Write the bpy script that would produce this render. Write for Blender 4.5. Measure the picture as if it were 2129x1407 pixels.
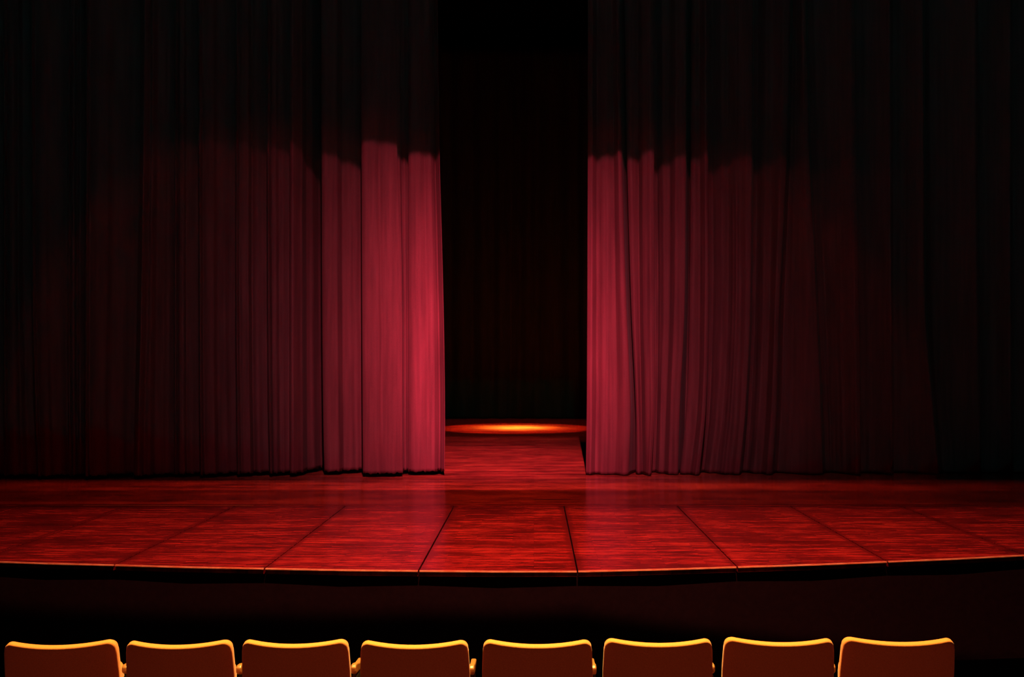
import bpy, bmesh, math, random
from mathutils import Vector
R_ = random.Random(7)

# ------------------------------------------------------------------ scene, camera, world
for o in list(bpy.data.objects):
    bpy.data.objects.remove(o)
sc = bpy.context.scene
COL = sc.collection
F = 2070.0            # focal length in pixels of the 2129 px wide frame
HX, HY = 1110.0, 750.0   # vanishing point of the depth lines
CZ = 2.7              # eye height; the stage top is z = 1
STAGE = 1.0
cam = bpy.data.cameras.new('camera')
cam.sensor_width = 36.0
cam.lens = 36.0 * F / 2129.0
cam.shift_x = -(HX - 1064.5) / 2129.0
cam.shift_y = (HY - 703.5) / 2129.0
co = bpy.data.objects.new('camera', cam)
co.location = (0, 0, CZ)
co.rotation_euler = (math.pi / 2, 0, 0)
COL.objects.link(co)
sc.camera = co
sc.view_settings.view_transform = 'Standard'
sc.view_settings.look = 'None'
sc.view_settings.gamma = 1
sc.view_settings.exposure = 0.0
sc.view_settings.use_curve_mapping = False
w = bpy.data.worlds.new('world')
sc.world = w
w.use_nodes = True
w.node_tree.nodes['Background'].inputs[0].default_value = (0.5, 0.55, 0.5, 1)
w.node_tree.nodes['Background'].inputs[1].default_value = 0.004


class NT:
    """tiny helper for node maths"""
    def __init__(self, tree):
        self.t = tree

    def n(self, typ, **kw):
        nd = self.t.nodes.new(typ)
        for k, v in kw.items():
            setattr(nd, k, v)
        return nd

    def put(self, sock, v):
        if isinstance(v, bpy.types.NodeSocket):
            self.t.links.new(v, sock)
        else:
            sock.default_value = v

    def m(self, op, a, b=0.0, c=0.0, clamp=False):
        nd = self.n('ShaderNodeMath', operation=op, use_clamp=clamp)
        for i, v in enumerate((a, b, c)):
            self.put(nd.inputs[i], v)
        return nd.outputs[0]

    def dot(self, a, b):
        nd = self.n('ShaderNodeVectorMath', operation='DOT_PRODUCT')
        self.put(nd.inputs[0], a)
        self.put(nd.inputs[1], b)
        return nd.outputs['Value']

    def step(self, x, lo, hi):
        """smooth 0..1 as x runs from lo to hi"""
        nd = self.n('ShaderNodeMapRange', interpolation_type='SMOOTHSTEP')
        self.put(nd.inputs['Value'], x)
        nd.inputs['From Min'].default_value = lo
        nd.inputs['From Max'].default_value = hi
        return nd.outputs['Result']

    def cut(self, x, edge, soft):
        """1 below edge, 0 above it"""
        s = self.step(x, edge - soft, edge + soft)
        return self.m('SUBTRACT', 1.0, s)


def lantern(name, loc, aim, power, color, beam, cone=60, radius=0.0, down=False):
    """theatre lantern: the beam function shapes the cone with its shutters and lens"""
    ld = bpy.data.lights.new(name, 'SPOT')
    ld.energy = power
    ld.color = color
    ld.spot_size = math.radians(cone)
    ld.spot_blend = 0.3
    ld.shadow_soft_size = radius
    ld.use_nodes = True
    t = ld.node_tree
    q = NT(t)
    em = t.nodes['Emission']
    inc = q.n('ShaderNodeNewGeometry').outputs['Incoming']
    f, r, u = ((0, 0, -1), (1, 0, 0), (0, 1, 0)) if down else ((0, 1, 0), (1, 0, 0), (0, 0, 1))
    d = q.dot(inc, f)
    uu = q.m('DIVIDE', q.dot(inc, r), d)
    vv = q.m('DIVIDE', q.dot(inc, u), d)
    q.put(em.inputs['Strength'], beam(q, uu, vv))
    o = bpy.data.objects.new(name, ld)
    o.location = loc
    o.rotation_euler = (Vector(aim) - Vector(loc)).to_track_quat('-Z', 'Y').to_euler()
    COL.objects.link(o)
    return o


LX, LZ = 0.4, 15.0     # front-of-house lighting bridge, above and in front of the frame


def uv_on_curtain(q, u, v):
    X = q.m('MULTIPLY_ADD', u, 15.0, LX)
    Z = q.m('MULTIPLY_ADD', v, 15.0, LZ)
    return X, Z


def lobe(q, X, Z, cx, cz, r0, p, sx=1.0, sz=1.0):
    a = q.m('MULTIPLY', q.m('SUBTRACT', X, cx), sx)
    b = q.m('MULTIPLY', q.m('SUBTRACT', Z, cz), sz)
    r2 = q.m('ADD', q.m('MULTIPLY', a, a), q.m('MULTIPLY', b, b))
    e = q.m('POWER', q.m('MULTIPLY', r2, 1.0 / r0 ** 2), p / 2.0)
    return q.m('POWER', math.e, q.m('MULTIPLY', e, -1.0))


def beam_key(q, u, v):
    X, Z = uv_on_curtain(q, u, v)
    k = lobe(q, X, Z, -0.48, 2.35, 1.27, 1.3, 1.0, 0.76)
    k = q.m('MINIMUM', k, 0.40)
    top = q.cut(Z, 5.62, 0.06)
    bottom = q.step(v, -1.075, -1.060)
    return q.m('MULTIPLY', k, q.m('MULTIPLY', top, bottom))


def beam_cool(q, u, v):
    X, Z = uv_on_curtain(q, u, v)
    k = lobe(q, X, Z, -0.6, 1.8, 3.5, 3.0, 0.92, 0.95)
    top = q.cut(Z, 5.64, 0.06)
    bottom = q.step(v, -1.08, -1.055)
    return q.m('MULTIPLY', k, q.m('MULTIPLY', top, bottom))


def beam_pool(cx, cz, r):
    def b(q, u, v):
        X, Z = uv_on_curtain(q, u, v)
        a = q.m('SUBTRACT', X, cx)
        c = q.m('SUBTRACT', Z, cz)
        d = q.m('SQRT', q.m('ADD', q.m('MULTIPLY', a, a), q.m('MULTIPLY', c, c)))
        edge = q.cut(d, r, 0.22)
        return q.m('MULTIPLY', edge, q.step(v, -1.6, -1.15))
    return b


def beam_mid(q, u, v):
    Y = q.m('DIVIDE', -(LZ - STAGE), v)          # depth where this ray meets the stage
    a = q.step(Y, 13.0, 13.15)
    b = q.cut(Y, 14.0, 0.38)
    X = q.m('MULTIPLY_ADD', u, Y, LX)
    g = lobe(q, X, 0.0, -0.9, 0.0, 5.4, 2.0)
    low = q.m('MULTIPLY', q.step(Y, 11.6, 11.9), 0.45)
    return q.m('MULTIPLY', q.m('MULTIPLY', b, q.m('MAXIMUM', a, low)), g)


def beam_fore(q, u, v):
    Y = q.m('DIVIDE', -(LZ - STAGE), v)
    b = q.cut(Y, 11.6, 0.5)
    X = q.m('MULTIPLY_ADD', u, Y, LX)
    a = q.step(q.m('SUBTRACT', Y, q.m('MULTIPLY', q.m('MULTIPLY', X, X), 0.018)), 7.88, 7.98)
    g = lobe(q, X, q.m('SUBTRACT', Y, 8.6), 0.0, 0.0, 4.3, 2.0, 1.0, 0.95)
    g = q.m('ADD', q.m('MULTIPLY', g, 0.85), 0.15)
    return q.m('MULTIPLY', q.m('MULTIPLY', a, b), g)


def beam_spot(q, u, v):
    r = q.m('SQRT', q.m('ADD', q.m('MULTIPLY', u, u), q.m('MULTIPLY', v, v)))
    rr = q.m('MULTIPLY', r, 8.5)                  # radius on the stage
    edge = q.cut(rr, 1.98, 0.10)
    body = q.m('MULTIPLY_ADD', q.cut(rr, 1.0, 1.1), 0.7, 0.3)
    spill = q.m('MULTIPLY', q.cut(rr, 4.6, 1.6), 0.03)
    return q.m('MULTIPLY_ADD', edge, body, spill)


def beam_hot(q, u, v):
    v2 = q.m('ADD', v, -0.02)
    h = q.m('MULTIPLY', q.m('ADD', q.m('MULTIPLY', u, u), q.m('MULTIPLY', v2, v2)), -8.5 ** 2 / 0.42)
    r = q.m('SQRT', q.m('ADD', q.m('MULTIPLY', u, u), q.m('MULTIPLY', v, v)))
    return q.m('MULTIPLY', q.m('POWER', math.e, h), q.cut(r, 0.225, 0.01))


def beam_dark(q, u, v):
    return q.step(v, -0.932, -0.925)


def beam_fill(q, u, v):
    return q.cut(v, -0.375, 0.02)


def beam_seats(q, u, v):
    a = q.m('MULTIPLY', q.step(v, -0.24, -0.20), q.cut(v, 0.0, 0.02))
    g = q.m('POWER', math.e, q.m('MULTIPLY', q.m('MULTIPLY', u, u), -5.0))
    return q.m('MULTIPLY', q.m('MULTIPLY', a, g), q.cut(q.m('ABSOLUTE', u), 0.50, 0.10))


def beam_plain(q, u, v):
    return q.m('ADD', q.m('MULTIPLY', u, 0.0), 1.0)


lantern('key_lantern', (LX, 0, LZ), (LX, 15, 2.5), 208000, (1, 0.18, 0.30), beam_key, 80, 0.03)
lantern('added_cool_fill', (LX, 0, LZ), (LX, 15, 2.5), 7800, (0.20, 0.62, 0.62), beam_cool, 80, 0.03)  # added cool fill imitating film-lifted dim tones on the curtains, no real lantern
lantern('wash_lantern_left', (LX, 0, LZ), (LX, 15, 2.5), 760, (1, 0.14, 0.09), beam_pool(-3.0, 1.0, 5.05), 95, 0.03)
lantern('wash_lantern_right', (LX, 0, LZ), (LX, 15, 2.5), 760, (1, 0.14, 0.09), beam_pool(1.2, 1.2, 4.9), 95, 0.03)
lantern('stage_lantern', (LX, 0, LZ), (LX, 13, 1), 31000, (1, 0.18, 0.07), beam_mid, 120, 0.03)
lantern('forestage_lantern', (LX, 0, LZ), (LX, 10, 1), 19500, (1, 0.16, 0.13), beam_fore, 120, 0.03)
lantern('stage_special', (-0.45, 25.15, 9.5), (-0.45, 25.15, 1), 22000, (1, 0.13, 0.05), beam_spot, 60, 0.02, down=True)
lantern('stage_hot_spot', (-0.45, 25.15, 9.5), (-0.45, 25.15, 1), 110000, (1, 1.5, 0.13), beam_hot, 60, 0.02, down=True)
lantern('added_black_lift', (LX, 0, LZ), (LX, 15, 4), 2000, (0.02, 0.62, 0.44), beam_dark, 110, 0.03)  # added weak light standing in for film fog in the blacks
lantern('house_downlight', (-0.1, 5.6, 9.5), (-0.1, 4.8, 0.5), 16000, (1, 0.62, 0.15), beam_seats, 100, 0.05, down=True)
lantern('added_seat_fill', (0.4, -3.0, 4.6), (0.1, 4.6, 1.0), 240, (1, 0.24, 0.24), beam_fill, 60, 0.3)  # added unseen fill that brightens the seat backs in place of red bounce

# ------------------------------------------------------------------ materials


def mat(name, base=(0.5, 0.5, 0.5), rough=0.6, spec=0.5, build=None, sheen=0.0, metallic=0.0):
    m = bpy.data.materials.new(name)
    m.use_nodes = True
    b = m.node_tree.nodes['Principled BSDF']
    b.inputs['Base Color'].default_value = (*base, 1)
    b.inputs['Roughness'].default_value = rough
    b.inputs['Specular IOR Level'].default_value = spec
    b.inputs['Metallic'].default_value = metallic
    b.inputs['Sheen Weight'].default_value = sheen
    if build:
        build(NT(m.node_tree), b)
    return m


def noise(q, vec, scale, detail=3, rough=0.5, typ='3D'):
    n = q.n('ShaderNodeTexNoise', noise_dimensions=typ)
    q.put(n.inputs['Vector'], vec)
    n.inputs['Scale'].default_value = scale
    n.inputs['Detail'].default_value = detail
    n.inputs['Roughness'].default_value = rough
    return n.outputs['Fac']


def mapping(q, vec, scale, loc=(0, 0, 0)):
    n = q.n('ShaderNodeMapping')
    q.put(n.inputs['Vector'], vec)
    n.inputs['Scale'].default_value = scale
    n.inputs['Location'].default_value = loc
    return n.outputs[0]


def ramp(q, fac, stops):
    n = q.n('ShaderNodeValToRGB')
    q.put(n.inputs[0], fac)
    e = n.color_ramp.elements
    while len(e) < len(stops):
        e.new(0.5)
    for el, (p, c) in zip(e, stops):
        el.position = p
        el.color = (*c, 1)
    return n.outputs[0]


def mix(q, fac, a, b, typ='MIX'):
    n = q.n('ShaderNodeMix', data_type='RGBA', blend_type=typ)
    q.put(n.inputs[0], fac)
    q.put(n.inputs[6], a if isinstance(a, bpy.types.NodeSocket) else (*a, 1))
    q.put(n.inputs[7], b if isinstance(b, bpy.types.NodeSocket) else (*b, 1))
    return n.outputs[2]


def bump(q, b, h, strength, dist=0.01):
    n = q.n('ShaderNodeBump')
    n.inputs['Strength'].default_value = strength
    n.inputs['Distance'].default_value = dist
    q.put(n.inputs['Height'], h)
    q.t.links.new(n.outputs[0], b.inputs['Normal'])


def b_velvet(base):
    def f(q, b):
        p = q.n('ShaderNodeTexCoord').outputs['Object']
        n1 = noise(q, mapping(q, p, (3, 3, 0.5)), 2.0, 4)
        n2 = noise(q, p, 160, 2)
        n3 = noise(q, mapping(q, p, (1, 1, 0.04)), 24, 3)
        f1 = q.m('MULTIPLY_ADD', n1, 0.5, q.m('MULTIPLY_ADD', n2, 0.5, q.m('MULTIPLY', n3, 0.5)))
        d = tuple(c * 0.55 for c in base)
        l = tuple(min(1, c * 1.3) for c in base)
        c = ramp(q, f1, [(0.45, d), (1.05, l)])
        q.put(b.inputs['Base Color'], c)
        b.inputs['Sheen Roughness'].default_value = 0.32
        bump(q, b, q.m('MULTIPLY_ADD', n2, 0.4, n3), 0.35, 0.006)
    return f


M_velvet = mat('red_velvet', rough=0.9, spec=0.1, sheen=0.02, build=b_velvet((0.105, 0.016, 0.022)))
M_velvet.node_tree.nodes['Principled BSDF'].inputs['Sheen Tint'].default_value = (1, 0.55, 0.6, 1)
M_black = mat('black_drape', rough=0.95, spec=0.05, build=b_velvet((0.035, 0.028, 0.020)))


def b_wood(rowh, rl, contrast, streak, gain=1.0, joints=()):
    def f(q, b):
        p = q.n('ShaderNodeTexCoord').outputs['Object']
        br = q.n('ShaderNodeTexBrick')
        br.offset = 0.37
        q.put(br.inputs['Vector'], p)
        br.inputs['Color1'].default_value = (0, 0, 0, 1)
        br.inputs['Color2'].default_value = (1, 1, 1, 1)
        br.inputs['Mortar'].default_value = (0.1, 0.1, 0.1, 1)
        br.inputs['Scale'].default_value = 1.0
        br.inputs['Mortar Size'].default_value = 0.0012
        br.inputs['Bias'].default_value = 0.0
        br.inputs['Brick Width'].default_value = rl
        br.inputs['Row Height'].default_value = rowh
        bw = q.n('ShaderNodeRGBToBW')
        q.put(bw.inputs[0], br.outputs['Color'])
        g1 = noise(q, mapping(q, p, (2.2, 22, 1)), 1.6, 6, 0.68)
        g2 = noise(q, mapping(q, p, (5.0, 52, 1)), 1.2, 4, 0.6)
        w1 = noise(q, mapping(q, p, (0.9, 1.6, 1)), 1.7, 5, 0.62)
        w2 = noise(q, mapping(q, p, (0.15, 2.6, 1)), 2.0, 3, 0.5)
        v = q.m('MULTIPLY', bw.outputs[0], 0.22)
        v = q.m('MULTIPLY_ADD', g1, streak, v)
        v = q.m('MULTIPLY_ADD', g2, streak * 0.8, v)
        v = q.m('MULTIPLY_ADD', w1, 0.70, v)
        v = q.m('MULTIPLY_ADD', w2, 0.35, v)
        tot = 0.11 + streak * 0.9 + 0.525
        v = q.m('MULTIPLY_ADD', q.m('SUBTRACT', v, tot), contrast, 0.5, clamp=True)
        if joints:        # grime worked into the boards along the joints of the panels
            sep = q.n('ShaderNodeSeparateXYZ')
            q.put(sep.inputs[0], p)
            xx = q.m('MULTIPLY_ADD', q.m('SUBTRACT', w1, 0.5), 0.10, sep.outputs[0])
            g = 1.0
            for j in joints:
                dd = q.m('ABSOLUTE', q.m('SUBTRACT', xx, j))
                g = q.m('MULTIPLY', g, q.m('ADD', q.step(dd, 0.012, 0.075), 0.0))
            v = q.m('MULTIPLY', v, q.m('MULTIPLY_ADD', g, 0.32, 0.68))
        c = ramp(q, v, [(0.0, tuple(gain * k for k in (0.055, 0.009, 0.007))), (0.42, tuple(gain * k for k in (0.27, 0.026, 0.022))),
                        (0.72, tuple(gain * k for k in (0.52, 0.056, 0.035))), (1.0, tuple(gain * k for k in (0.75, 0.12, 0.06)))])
        q.put(b.inputs['Base Color'], c)
        q.put(b.inputs['Roughness'], q.m('MULTIPLY_ADD', q.m('SUBTRACT', 1.0, g1), 0.22, 0.07))
        bump(q, b, v, 0.12, 0.004)
    return f


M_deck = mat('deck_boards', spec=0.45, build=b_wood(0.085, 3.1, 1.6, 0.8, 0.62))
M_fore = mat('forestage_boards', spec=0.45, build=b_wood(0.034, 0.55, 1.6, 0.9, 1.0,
                                                            (-4.75, -3.5, -2.21, -0.935, 0.353, 1.68, 3.0, 4.3)))


def b_speckle(c0, c1, scale, bs=0.2):
    def f(q, b):
        p = q.n('ShaderNodeTexCoord').outputs['Object']
        n = noise(q, p, scale, 4, 0.6)
        q.put(b.inputs['Base Color'], ramp(q, n, [(0.3, c0), (0.7, c1)]))
        bump(q, b, n, bs, 0.004)
    return f


M_edge = mat('worn_edge_wood', rough=0.4, build=b_speckle((0.75, 0.35, 0.10), (1.0, 0.9, 0.35), 9))
M_brass = mat('dull_brass', rough=0.45, metallic=0.6, build=b_speckle((0.30, 0.20, 0.07), (0.45, 0.3, 0.1), 30))
M_fascia = mat('black_fascia_paint', rough=0.8, spec=0.1, build=b_speckle((0.006, 0.005, 0.005), (0.010, 0.008, 0.007), 20))
M_wall = mat('dark_paint', rough=0.9, spec=0.1, build=b_speckle((0.010, 0.010, 0.010), (0.016, 0.016, 0.015), 6))
M_carpet = mat('dark_carpet', rough=1.0, spec=0.05, build=b_speckle((0.006, 0.005, 0.005), (0.012, 0.010, 0.010), 60, 0.6))
M_fabric = mat('orange_upholstery', rough=0.85, spec=0.2, sheen=0.15,
               build=b_speckle((0.62, 0.17, 0.045), (0.80, 0.24, 0.065), 220, 0.25))
M_armwood = mat('armrest_wood', rough=0.4, build=b_speckle((0.20, 0.08, 0.025), (0.32, 0.14, 0.04), 25))
M_iron = mat('dark_iron', rough=0.5, metallic=0.4, build=b_speckle((0.02, 0.016, 0.014), (0.035, 0.03, 0.026), 40))

# ------------------------------------------------------------------ mesh helpers


def link(name, me, m, parent=None, smooth=False):
    o = bpy.data.objects.new(name, me)
    COL.objects.link(o)
    if m:
        me.materials.append(m)
    if smooth:
        for p in me.polygons:
            p.use_smooth = True
    if parent:
        o.parent = parent
    return o


def mesh(name, vs, fs, m, parent=None, smooth=False):
    me = bpy.data.meshes.new(name)
    me.from_pydata([tuple(v) for v in vs], [], fs)
    bm = bmesh.new()
    bm.from_mesh(me)
    bmesh.ops.recalc_face_normals(bm, faces=bm.faces)
    bm.to_mesh(me)
    bm.free()
    return link(name, me, m, parent, smooth)


def box(name, a, b, m, parent=None, bevel=0.0):
    x0, y0, z0 = a
    x1, y1, z1 = b
    vs = [(x, y, z) for x in (x0, x1) for y in (y0, y1) for z in (z0, z1)]
    fs = [(0, 1, 3, 2), (4, 6, 7, 5), (0, 4, 5, 1), (2, 3, 7, 6), (0, 2, 6, 4), (1, 5, 7, 3)]
    o = mesh(name, vs, fs, m, parent)
    if bevel:
        bv = o.modifiers.new('bevel', 'BEVEL')
        bv.width = bevel
        bv.segments = 3
    return o


def prism(name, pts, z0, z1, m, parent=None, bevel=0.0):
    n = len(pts)
    vs = [(x, y, z0) for x, y in pts] + [(x, y, z1) for x, y in pts]
    fs = [tuple(range(n))[::-1], tuple(range(n, 2 * n))]
    fs += [(i, (i + 1) % n, n + (i + 1) % n, n + i) for i in range(n)]
    o = mesh(name, vs, fs, m, parent)
    if bevel:
        bv = o.modifiers.new('bevel', 'BEVEL')
        bv.width = bevel
        bv.segments = 2
    return o


def tag(o, label, cat, group=None):
    o['label'] = label
    o['category'] = cat
    if group:
        o['group'] = group
    return o


def empty(name, loc, rz=0.0):
    o = bpy.data.objects.new(name, None)
    o.location = loc
    o.rotation_euler = (0, 0, rz)
    o.empty_display_size = 0.2
    COL.objects.link(o)
    return o


def structure(o):
    o['kind'] = 'structure'
    return o


# ------------------------------------------------------------------ the setting
def fz(y):
    return 0.55 + (4.6 - y) * 0.11      # the raked auditorium floor


FY = 10.6
structure(mesh('floor', [(-12, -8, fz(-8)), (12, -8, fz(-8)), (12, FY, fz(FY)), (-12, FY, fz(FY)),
                         (-12, -8, -0.7), (12, -8, -0.7), (12, FY, -0.7), (-12, FY, -0.7)],
               [(0, 1, 2, 3), (4, 7, 6, 5), (0, 4, 5, 1), (1, 5, 6, 2), (2, 6, 7, 3), (3, 7, 4, 0)], M_carpet))
structure(box('wall_left', (-12.3, -8, -0.7), (-12, 31, 17), M_wall))
structure(box('wall_right', (12, -8, -0.7), (12.3, 31, 17), M_wall))
structure(box('wall_rear', (-12, -8.3, -0.7), (12, -8, 17), M_wall))
structure(box('wall_back', (-12, 30.7, -0.7), (12, 31, 17), M_wall))
structure(box('ceiling', (-12, -8, 17), (12, 31, 17.3), M_wall))
structure(box('wall_proscenium', (-12, 13.7, 9.0), (12, 13.95, 17), M_wall))

# ------------------------------------------------------------------ stage with its forestage panels
stage = empty('stage', (0, 0, 0))
tag(stage, 'wide wooden stage with red lit polished boards and curved black front', 'stage')
DY = 11.72
seams = [(-11.98, 10.45), (-9.9, 9.75), (-8.6, 9.38), (-7.3, 9.05), (-6.0, 8.75), (-4.75, 8.49), (-3.5, 8.32),
         (-2.21, 8.18), (-0.935, 8.09), (0.353, 8.07), (1.68, 8.24), (3.0, 8.46), (4.3, 8.74), (5.6, 9.05),
         (6.9, 9.45), (8.2, 9.9), (11.98, 11.2)]
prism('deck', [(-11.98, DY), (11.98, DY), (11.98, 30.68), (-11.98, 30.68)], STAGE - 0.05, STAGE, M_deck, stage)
G = 0.006
for (xa, ya), (xb, yb) in zip(seams[:-1], seams[1:]):
    xm, ym = (xa + xb) / 2, (ya + yb) / 2 - 0.012
    t = G / (xb - xa)
    P = lambda k: (xa + (xb - xa) * k, ya + (yb - ya) * k)
    p = [P(t), (xm, ym), P(1 - t), (xb - G, DY - 0.012), (xa + G, DY - 0.012)]
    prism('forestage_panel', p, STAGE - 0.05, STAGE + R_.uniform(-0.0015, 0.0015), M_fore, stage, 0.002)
    # worn wooden lip along the front of each panel
    q0, q1 = P(t), P(1 - t)
    o = prism('edge_strip', [q0, (xm, ym), q1, (q1[0], q1[1] - 0.022), (xm, ym - 0.022), (q0[0], q0[1] - 0.022)],
              STAGE - 0.012, STAGE + 0.001, M_edge, stage, 0.003)
box('joint_strip', (-11.98, DY - 0.012, STAGE - 0.04), (11.98, DY, STAGE - 0.004), M_iron, stage)
box('brass_strip', (-5.3, DY - 0.011, STAGE - 0.01), (-3.3, DY - 0.001, STAGE + 0.002), M_brass, stage)
front = [(x, y + 0.05) for x, y in seams]
prism('front_panel', front + [(11.98, 30.68), (-11.98, 30.68)], -0.69, STAGE - 0.05, M_fascia, stage)

# ------------------------------------------------------------------ curtains
# a control point: pixel columns at four heights (rows 340, 640, 850, 985 of the photo) and a depth
ROWS = [340.0, 640.0, 850.0, 985.0]


def row_z(r):
    return CZ - (r - HY) / F * 15.0


def catm(vals, t):
    """smooth value over the four ROWS heights (t = photo row)"""
    if t <= ROWS[0]:
        return vals[0] + (vals[0] - vals[1]) / 300.0 * (ROWS[0] - t) * 0.5
    for i in range(3):
        if t <= ROWS[i + 1]:
            k = (t - ROWS[i]) / (ROWS[i + 1] - ROWS[i])
            m0 = (vals[i + 1] - vals[i - 1]) / (ROWS[i + 1] - ROWS[i - 1]) if i > 0 else (vals[1] - vals[0]) / (ROWS[1] - ROWS[0])
            m1 = (vals[i + 2] - vals[i]) / (ROWS[i + 2] - ROWS[i]) if i < 2 else (vals[3] - vals[2]) / (ROWS[3] - ROWS[2])
            h = ROWS[i + 1] - ROWS[i]
            return ((2 * k ** 3 - 3 * k ** 2 + 1) * vals[i] + (k ** 3 - 2 * k ** 2 + k) * h * m0
                    + (-2 * k ** 3 + 3 * k ** 2) * vals[i + 1] + (k ** 3 - k ** 2) * h * m1)
    return vals[3]


def make_curtain(name, pts, zbot, ztop, m, seed, step=0.011, hem_noise=0.006, ripple=1.0, smooth_n=2):
    rr = random.Random(seed)
    # sample each stretch of cloth
    smp = []
    for i in range(len(pts) - 1):
        a, b = pts[i], pts[i + 1]
        xa, xb = (a[1] - HX) / F * a[4], (b[1] - HX) / F * b[4]
        L = math.hypot(xb - xa, b[4] - a[4])
        n = max(2, int(L / step))
        for k in range(n):
            t = k / n
            smp.append([a[j] + (b[j] - a[j]) * t for j in range(5)])
    smp.append(list(pts[-1]))
    S = len(smp)
    for _ in range(smooth_n):       # round the creases
        new = [list(v) for v in smp]
        for i in range(2, S - 2):
            for j in range(5):
                new[i][j] = (smp[i - 2][j] + 2 * smp[i - 1][j] + 3 * smp[i][j] + 2 * smp[i + 1][j] + smp[i + 2][j]) / 9
        smp = new
    comps = [(rr.uniform(0.07, 0.5), rr.uniform(0, 6.28), rr.uniform(0.3, 1.0)) for _ in range(9)]
    amp = [0.006 * ripple * (0.5 + 0.5 * math.sin(i * 0.013 + seed) ** 2) for i in range(S)]
    rows = []
    nz = 46
    for r in range(nz + 1):
        k = r / nz
        z = zbot + (ztop - zbot) * (k ** 1.35)
        rows.append(z)
    base_d = 14.85 if len(pts) and pts[0][4] < 20 else pts[0][4]
    vs = []
    for r, z in enumerate(rows):
        prow = HY - (z - CZ) * F / 15.0
        prow = min(prow, 985)
        flare = max(0.0, (prow - 340) / 645)
        for i, c in enumerate(smp):
            d = base_d + (c[4] - base_d) * (0.85 + 0.15 * flare)
            s = i * step
            rip = 0.0
            for wl, ph, am in comps:
                rip += am * math.sin(s * 6.283 / wl + ph + 0.25 * math.sin(z * 0.8 + ph)) * math.sqrt(wl)
            d = d + rip * amp[i] * (0.8 + 0.5 * flare)
            x = (catm(c[:4], prow) - HX) / F * d
            zz = z
            if r == 0:
                zz += hem_noise * (math.sin(s * 37 + seed) + math.sin(s * 83) * 0.7 + rr.uniform(-0.7, 0.7)) * 0.6
                zz = max(zz, STAGE + 0.002)
            vs.append((x, d, zz))
    fs = []
    for r in range(nz):
        for i in range(S - 1):
            a = r * S + i
            fs.append((a, a + 1, a + S + 1, a + S))
    me = bpy.data.meshes.new(name)
    me.from_pydata(vs, [], fs)
    o = link(name, me, m, None, True)
    sol = o.modifiers.new('thickness', 'SOLIDIFY')
    sol.thickness = 0.005
    sol.offset = 0
    return o


def depth_left(y):          # hem 5 cm above the boards
    return (CZ - STAGE - 0.06) * F / (y - HY)


# left curtain: every fold is near at its left edge and recedes to the right
LF = [  # left edge (top, mid, low, bottom), hem row near the left edge, hem row at the right end
    (-260, -260, -260, -260, 987, 983), (-190, -190, -190, -190, 988, 984), (-105, -105, -105, -105, 988, 985),
    (-60, -60, -60, -60, 986, 984), (6, 6, 7, 8, 988, 985), (64, 66, 72, 79, 989, 985), (140, 140, 141, 143, 987, 984),
    (177, 176, 176, 177, 989, 983), (290, 285, 280, 278, 988, 983), (362, 361, 361, 362, 985, 982), (412, 413, 414, 416, 986, 981),
    (489, 489, 491, 493, 984, 980), (554, 555, 557, 560, 983, 980), (602, 602, 602, 602, 984, 970),
    (668, 669, 671, 674, 980, 975), (751, 752, 753, 754, 984, 983), (820, 829, 830, 831, 979, 977), (848, 848, 848, 848, 980, 979)]
ends = [914, 922, 925, 924]
pl = []
for i, f in enumerate(LF):
    nx = LF[i + 1][:4] if i + 1 < len(LF) else ends
    e = f[:4]
    W = [nx[j] - e[j] for j in range(4)]
    dn, df = depth_left(f[4]), depth_left(f[5])
    sharp = i >= 13
    if i > 0:
        back = depth_left(LF[i - 1][5])
        o_ = 7 if sharp else 3
        pl.append(tuple(e[j] + o_ for j in range(4)) + (back + 0.02,))
        pl.append(tuple(e[j] + o_ * 0.6 for j in range(4)) + (dn * 0.4 + back * 0.6,))
    pl.append(tuple(e[j] + 0.5 for j in range(4)) + (dn + 0.03,))
    if not sharp:
        rw = 22 if i == 8 else 9
        pl.append(tuple(e[j] + rw * 0.4 for j in range(4)) + (dn - 0.09,))
        pl.append(tuple(e[j] + rw for j in range(4)) + (dn + 0.07,))
    pl.append(tuple(e[j] + W[j] * (0.09 if sharp else 0.36 if i == 8 else 0.22) for j in range(4)) + (dn + (0 if sharp else 0.03),))
    wob = R_.uniform(-0.03, 0.03)
    pl.append(tuple(e[j] + W[j] * 0.40 for j in range(4)) + (dn * 0.72 + df * 0.28 - 0.03,))
    pl.append(tuple(e[j] + W[j] * 0.52 for j in range(4)) + (dn * 0.5 + df * 0.5 + 0.035 + wob,))
    pl.append(tuple(e[j] + W[j] * 0.72 for j in range(4)) + (dn * 0.3 + df * 0.7 - 0.03,))
    if i == len(LF) - 1:
        pl.append(tuple(e[j] + W[j] * 0.86 for j in range(4)) + (df + 0.10,))
        df -= 0.08
    pl.append(tuple(e[j] + W[j] * (0.97 if i + 1 < len(LF) else 1.0) for j in range(4)) + (df,))
cl = make_curtain('stage_curtain', pl, STAGE + 0.06, 9.6, M_velvet, 3, hem_noise=0.011, ripple=1.5)
tag(cl, 'red velvet stage curtain left of the dark opening, hem just above the boards', 'curtain', 'pair of drawn stage curtains')

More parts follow.
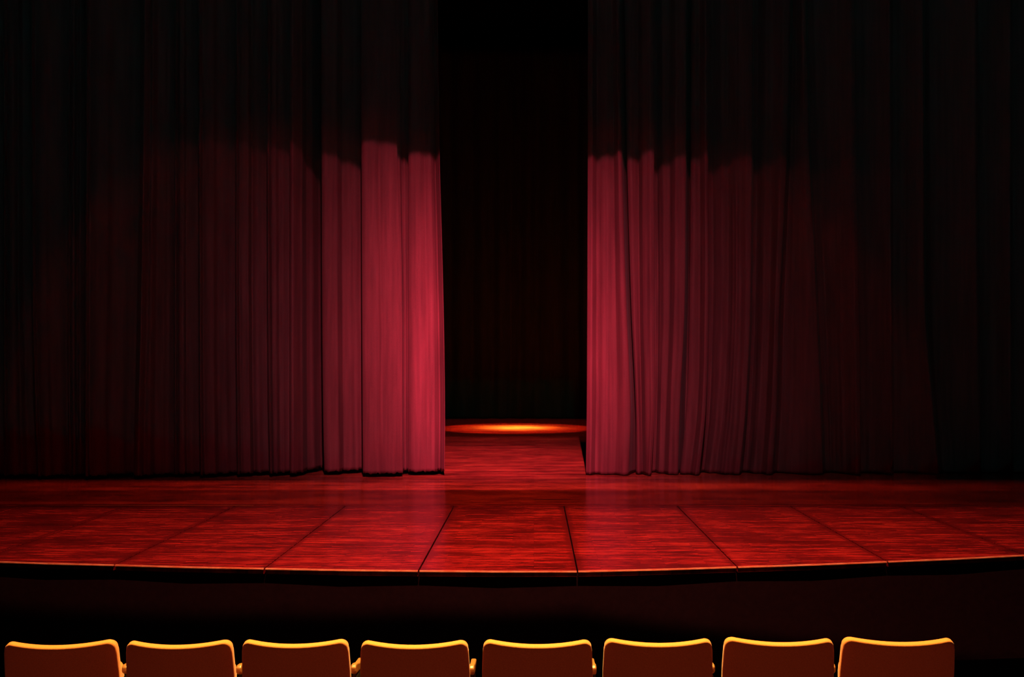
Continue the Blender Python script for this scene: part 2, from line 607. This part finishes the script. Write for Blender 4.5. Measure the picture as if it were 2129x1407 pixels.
RF = [
    (1222, 1221, 1220, 1218, 14.86), (1232, 1231, 1230, 1228, 14.80), (1241, 1241, 1240, 1238, 14.92),
    (1262, 1264, 1263, 1260, 14.80), (1276, 1280, 1282, 1277, 14.86), (1286, 1293, 1300, 1297, 14.70), (1293, 1302.5, 1311, 1306, 14.74),
    (1297, 1306, 1315, 1313, 15.02), (1301, 1310.5, 1320, 1321, 15.16), (1309, 1318, 1327, 1328, 15.22),
    (1305, 1314, 1323, 1324, 15.05), (1303, 1312, 1321.5, 1322, 14.92), (1312, 1319, 1326, 1328, 14.86), (1328, 1330, 1334, 1336, 14.95),
    (1336, 1338, 1342, 1343, 14.78), (1352, 1353, 1355, 1349, 14.68), (1360, 1361, 1361, 1354, 14.72), (1358, 1359, 1359, 1352, 14.9),
    (1356, 1357, 1357, 1350, 15.12), (1366, 1368, 1366, 1362, 15.18), (1378, 1380, 1374, 1370, 15.02), (1392, 1392, 1385, 1380, 15.0),
    (1404, 1402, 1394, 1390, 14.84), (1418, 1414, 1406, 1402, 14.80), (1426, 1423, 1413, 1409, 14.80), (1428, 1426, 1417, 1412, 15.1),
    (1434, 1430, 1424, 1423, 15.30), (1441, 1437, 1431, 1424, 15.28), (1437, 1433.5, 1428, 1418, 15.1), (1436, 1432.5, 1426.5, 1413, 14.92),
    (1443, 1440, 1436, 1420, 14.86), (1455, 1455, 1450, 1434, 14.90), (1466, 1466, 1460, 1446, 14.72), (1472, 1473, 1467, 1453, 14.74),
    (1472, 1473, 1468, 1455, 14.95), (1470, 1471, 1466, 1455, 15.14), (1480, 1480, 1474, 1462, 15.2), (1500, 1500, 1490, 1474, 15.02),
    (1514, 1514, 1504, 1488, 15.05), (1530, 1530, 1520, 1506, 14.86), (1537, 1538, 1530, 1518, 14.90), (1552, 1550, 1541, 1528, 14.80), (1563, 1560, 1550, 1537, 14.80),
    (1566, 1563, 1554, 1542, 15.02), (1565, 1562, 1554, 1542, 15.16), (1574, 1570, 1562, 1552, 15.18), (1590, 1586, 1578, 1566, 14.98),
    (1604, 1600, 1592, 1582, 15.0), (1624, 1612, 1605, 1595, 14.80), (1636, 1621, 1615, 1606, 14.84), (1637, 1622, 1616, 1608, 15.02),
    (1642, 1630, 1624, 1616, 15.12), (1655, 1650, 1648, 1640, 15.0), (1672, 1680, 1686, 1684, 14.84), (1683, 1698, 1706, 1710, 14.84),
    (1686, 1700, 1710, 1715, 15.1), (1700, 1716, 1724, 1728, 15.18), (1740, 1745, 1750, 1752, 14.98), (1772, 1778, 1781, 1782, 14.76), (1781, 1787, 1790, 1790, 14.78),
    (1780, 1785, 1788, 1788, 15.12), (1800, 1805, 1808, 1808, 15.14), (1826, 1828, 1830, 1830, 15.0), (1850, 1852, 1853, 1853, 14.8), (1856, 1857, 1858, 1858, 14.84),
    (1854, 1855, 1856, 1856, 15.14), (1880, 1880, 1884, 1890, 15.12), (1908, 1910, 1925, 1938, 14.88), (1921, 1924, 1940, 1952, 14.82),
    (1924, 1927, 1943, 1955, 15.05), (1936, 1940, 1950, 1962, 15.15), (1985, 1988, 1995, 2000, 15.05), (2028, 2030, 2034, 2034, 14.84), (2034, 2036, 2040, 2040, 14.86),
    (2033, 2035, 2039, 2039, 15.12), (2070, 2070, 2072, 2072, 15.08), (2100, 2100, 2101, 2101, 14.86), (2105, 2105, 2106, 2106, 14.9),
    (2104, 2104, 2105, 2105, 15.12), (2150, 2150, 2150, 2150, 15.05), (2198, 2198, 2198, 2198, 14.86), (2204, 2204, 2204, 2204, 15.1),
    (2250, 2250, 2250, 2250, 15.0), (2298, 2298, 2298, 2298, 14.86), (2304, 2304, 2304, 2304, 15.1), (2350, 2350, 2350, 2350, 15.0),
    (2395, 2395, 2395, 2395, 14.86), (2402, 2402, 2402, 2402, 15.1), (2470, 2470, 2470, 2470, 14.9)]
cr = make_curtain('stage_curtain', RF, STAGE + 0.012, 9.6, M_velvet, 11, hem_noise=0.004, ripple=1.25)
tag(cr, 'red velvet stage curtain right of the dark opening, folds sweeping sideways at its hem', 'curtain', 'pair of drawn stage curtains')

# black backdrop far upstage
BD = []
x = -1.0
px = 260.0
while px < 1960:
    for dx, dd in ((0, 29.25), (9, 29.38), (20, 29.5), (31, 29.36)):
        c = px + dx
        BD.append((c, c, c, c, dd + R_.uniform(-0.03, 0.03)))
    px += 40 + R_.uniform(-6, 6)
bd = make_curtain('backdrop_curtain', BD, STAGE + 0.01, 12.0, M_black, 5, step=0.05, hem_noise=0.01, ripple=2.0, smooth_n=1)
tag(bd, 'black backdrop curtain hanging behind the pool of light upstage', 'curtain')

# ------------------------------------------------------------------ theatre seats
SEAT_Y = 4.6


def rounded_back(w_top, w_bot, h, th, bow, dip, rc, nx=26, nz=18):
    """padded seat back: bowed in plan, concave top edge, rounded corners and edges.
    origin at the middle of its top, +y towards the stage"""
    vs, fs = [], []
    rings = [(0.0, 0.008), (0.001, 0.004), (0.004, 0.001), (0.008, 0.0), (th - 0.012, 0.0), (th - 0.006, 0.0015), (th - 0.002, 0.005), (th, 0.011)]
    # outline
    out = []
    def half(zr):
        return (w_top + (w_bot - w_top) * min(1.0, -zr / 0.16)) / 2
    N = 12
    for i in range(N + 1):          # left top corner
        a = math.pi - i / N * math.pi / 2
        out.append((-half(0) + rc + rc * math.cos(a), -rc + rc * math.sin(a)))
    for i in range(1, nx):
        out.append((-half(0) + rc + (2 * half(0) - 2 * rc) * i / nx, 0))
    for i in range(N + 1):
        a = math.pi / 2 - i / N * math.pi / 2
        out.append((half(0) - rc + rc * math.cos(a), -rc + rc * math.sin(a)))
    for i in range(1, nz):
        z = -rc - (h - 2 * rc) * i / nz
        out.append((half(z), z))
    for i in range(N + 1):
        a = -i / N * math.pi / 2
        out.append((half(-h) - rc + rc * math.cos(a), -h + rc + rc * math.sin(a)))
    for i in range(1, nx):
        out.append((half(-h) - rc - (2 * half(-h) - 2 * rc) * i / nx, -h))
    for i in range(N + 1):
        a = -math.pi / 2 - i / N * math.pi / 2
        out.append((-half(-h) + rc + rc * math.cos(a), -h + rc + rc * math.sin(a)))
    for i in range(1, nz):
        z = -h + rc + (h - 2 * rc) * i / nz
        out.append((-half(z), z))
    n = len(out)
    def place(x, z, y):
        t = min(1.0, abs(x) / (w_top / 2))
        top = max(0.0, 1 + z / 0.14)
        zz = z - dip * (1 - t * t) * top
        yy = y + bow * t * t
        return (x, yy, zz)
    nrm = []
    for i in range(n):
        xa, za = out[i - 1]
        xb, zb = out[(i + 1) % n]
        l = math.hypot(xb - xa, zb - za) or 1.0
        nrm.append(((zb - za) / l, -(xb - xa) / l))       # points inwards for this winding
    for y, ins in rings:
        for (x, z), (nx_, nz_) in zip(out, nrm):
            vs.append(place(x + nx_ * ins, z + nz_ * ins, y))
    for r in range(len(rings) - 1):
        for i in range(n):
            a, b = r * n + i, r * n + (i + 1) % n
            fs.append((a, b, b + n, a + n))
    # caps: a grid that follows the outline so that the bow is kept
    for base, yy in ((0, 0.0), ((len(rings) - 1) * n, th)):
        loop = [vs[base + i] for i in range(n)]
        prev = [base + i for i in range(n)]
        for s in (0.985, 0.96, 0.9, 0.83, 0.74, 0.6, 0.45, 0.3, 0.15):
            ring = []
            for i in range(n):
                x, y, z = loop[i]
                x2 = x * s
                z2 = (z + h / 2) * s - h / 2
                t2 = min(1.0, abs(x2) / (w_top / 2)) ** 2
                ring.append(len(vs))
                vs.append((x2, yy + bow * t2 + (0.0 if yy == 0 else 0.012 * (1 - s)), z2))
            for i in range(n):
                j = (i + 1) % n
                fs.append((prev[i], prev[j], ring[j], ring[i]))
            prev = ring
        c = len(vs)
        vs.append((0, yy + (0.0 if yy == 0 else 0.012), -h / 2))
        for i in range(n):
            fs.append((prev[i], prev[(i + 1) % n], c))
    return vs, fs


def transform(vs, tilt, loc):
    c, s = math.cos(tilt), math.sin(tilt)
    out = []
    for x, y, z in vs:
        y2 = y * c - z * s
        z2 = y * s + z * c
        out.append((x + loc[0], y2 + loc[1], z2 + loc[2]))
    return out


def make_seat(name):
    """root at the floor, below the top of the back"""
    e = empty(name, (0, 0, 0))
    H = 0.83
    vs, fs = rounded_back(0.500, 0.514, 0.30, 0.044, 0.055, 0.006, 0.042)
    mesh('backrest', transform(vs, math.radians(10), (0, 0, H)), fs, M_fabric, e, True)
    # tipped-up seat cushion
    vs, fs = rounded_back(0.44, 0.45, 0.40, 0.09, 0.0, 0.0, 0.05)
    mesh('seat', transform(vs, math.radians(-8), (0, 0.20, 0.70)), fs, M_fabric, e, True)
    box('seat_hinge', (-0.24, 0.17, 0.30), (0.262, 0.21, 0.33), M_iron, e, 0.005)
    return e


def armrest(e, side, arm=True):
    x = 0.264 * side
    prof = [(0.135, 0.665), (0.138, 0.688), (0.155, 0.698), (0.19, 0.694), (0.26, 0.676), (0.36, 0.668), (0.40, 0.655),
            (0.39, 0.64), (0.26, 0.636), (0.16, 0.65)]
    n = len(prof)
    w2 = 0.013
    vs = [(x - w2, y, z) for y, z in prof] + [(x + w2, y, z) for y, z in prof]
    fs = [tuple(range(n)), tuple(range(n, 2 * n))[::-1]] + [(i, (i + 1) % n, n + (i + 1) % n, n + i) for i in range(n)]
    if arm:
        o = mesh('armrest', vs, fs, M_armwood, e)
        bv = o.modifiers.new('bevel', 'BEVEL')
        bv.width = 0.007
        bv.segments = 3
    else:
        x = 0.235 * side
    # standard below the armrest
    k = 0.635 if arm else 0.42
    prof = [(0.16, k), (0.30, k), (0.26, 0.30), (0.30, 0.0), (0.36, -0.02), (0.36, -0.035), (0.10, -0.008), (0.10, 0.012), (0.15, 0.03), (0.16, 0.30)]
    n = len(prof)
    w2 = 0.012
    vs = [(x - w2, y, z) for y, z in prof] + [(x + w2, y, z) for y, z in prof]
    fs = [tuple(range(n)), tuple(range(n, 2 * n))[::-1]] + [(i, (i + 1) % n, n + (i + 1) % n, n + i) for i in range(n)]
    mesh('leg', vs, fs, M_iron, e)


# centre column, left and right corner rows of every back in the photo
SEATS = [(130, 1341.0, -5.0), (374.5, 1340.5, -2.5), (614.5, 1338.5, -1.0), (862, 1340.5, -0.8), (1117.5, 1339.0, 0.5),
         (1368.5, 1336.5, 0.5), (1617.5, 1335.0, 3.3), (1866, 1334.5, 2.5)]
EDGE = [(12, 248), (262, 487), (502, 727), (749, 975), (1004, 1231), (1255, 1482), (1502, 1733), (1747, 1985)]
LABELS = ['orange theatre seat back at the far left end of the front row',
          'orange theatre seat back, second from the left end of the row',
          'orange theatre seat back, third from the left end of the row',
          'orange theatre seat back just left of the middle gap, fourth from left',
          'bright orange theatre seat back in front of the curtain opening, fifth from left',
          'orange theatre seat back, third from the right end of the row',
          'orange theatre seat back, second from the right end of the row',
          'orange theatre seat back at the far right end of the front row']


def copy_tree(src):
    r = src.copy()
    COL.objects.link(r)
    for ch in list(src.children):
        c = ch.copy()
        COL.objects.link(c)
        c.parent = r
    return r


proto = make_seat('theatre_seat')
armrest(proto, 1)
objs = [proto] + [copy_tree(proto) for _ in range(6)]
last = make_seat('theatre_seat')
armrest(last, 1, False)
objs.append(last)
armrest(proto, -1, False)
for o, (cx, ymid, drow), (xl, xr), lb in zip(objs, SEATS, EDGE, LABELS):
    # the middle of the top edge appears at row ymid
    top = CZ - (ymid + 7 - HY) / F * SEAT_Y
    # outer edge seen on the near rim, inner edge on the far rim
    near, far = SEAT_Y + 0.055, SEAT_Y + 0.10
    X0 = (xl - HX) / F * (near if cx < HX else far)
    X1 = (xr - HX) / F * (far if cx < HX - 100 else near)
    o.location = ((X0 + X1) / 2, SEAT_Y, top - 0.83 + 0.006)
    o.rotation_euler = (0, 0, math.radians(-drow * 0.9))
    o.scale = ((X1 - X0) / 0.505, 1, 1)
    tag(o, lb, 'seat', 'front row of theatre seats')
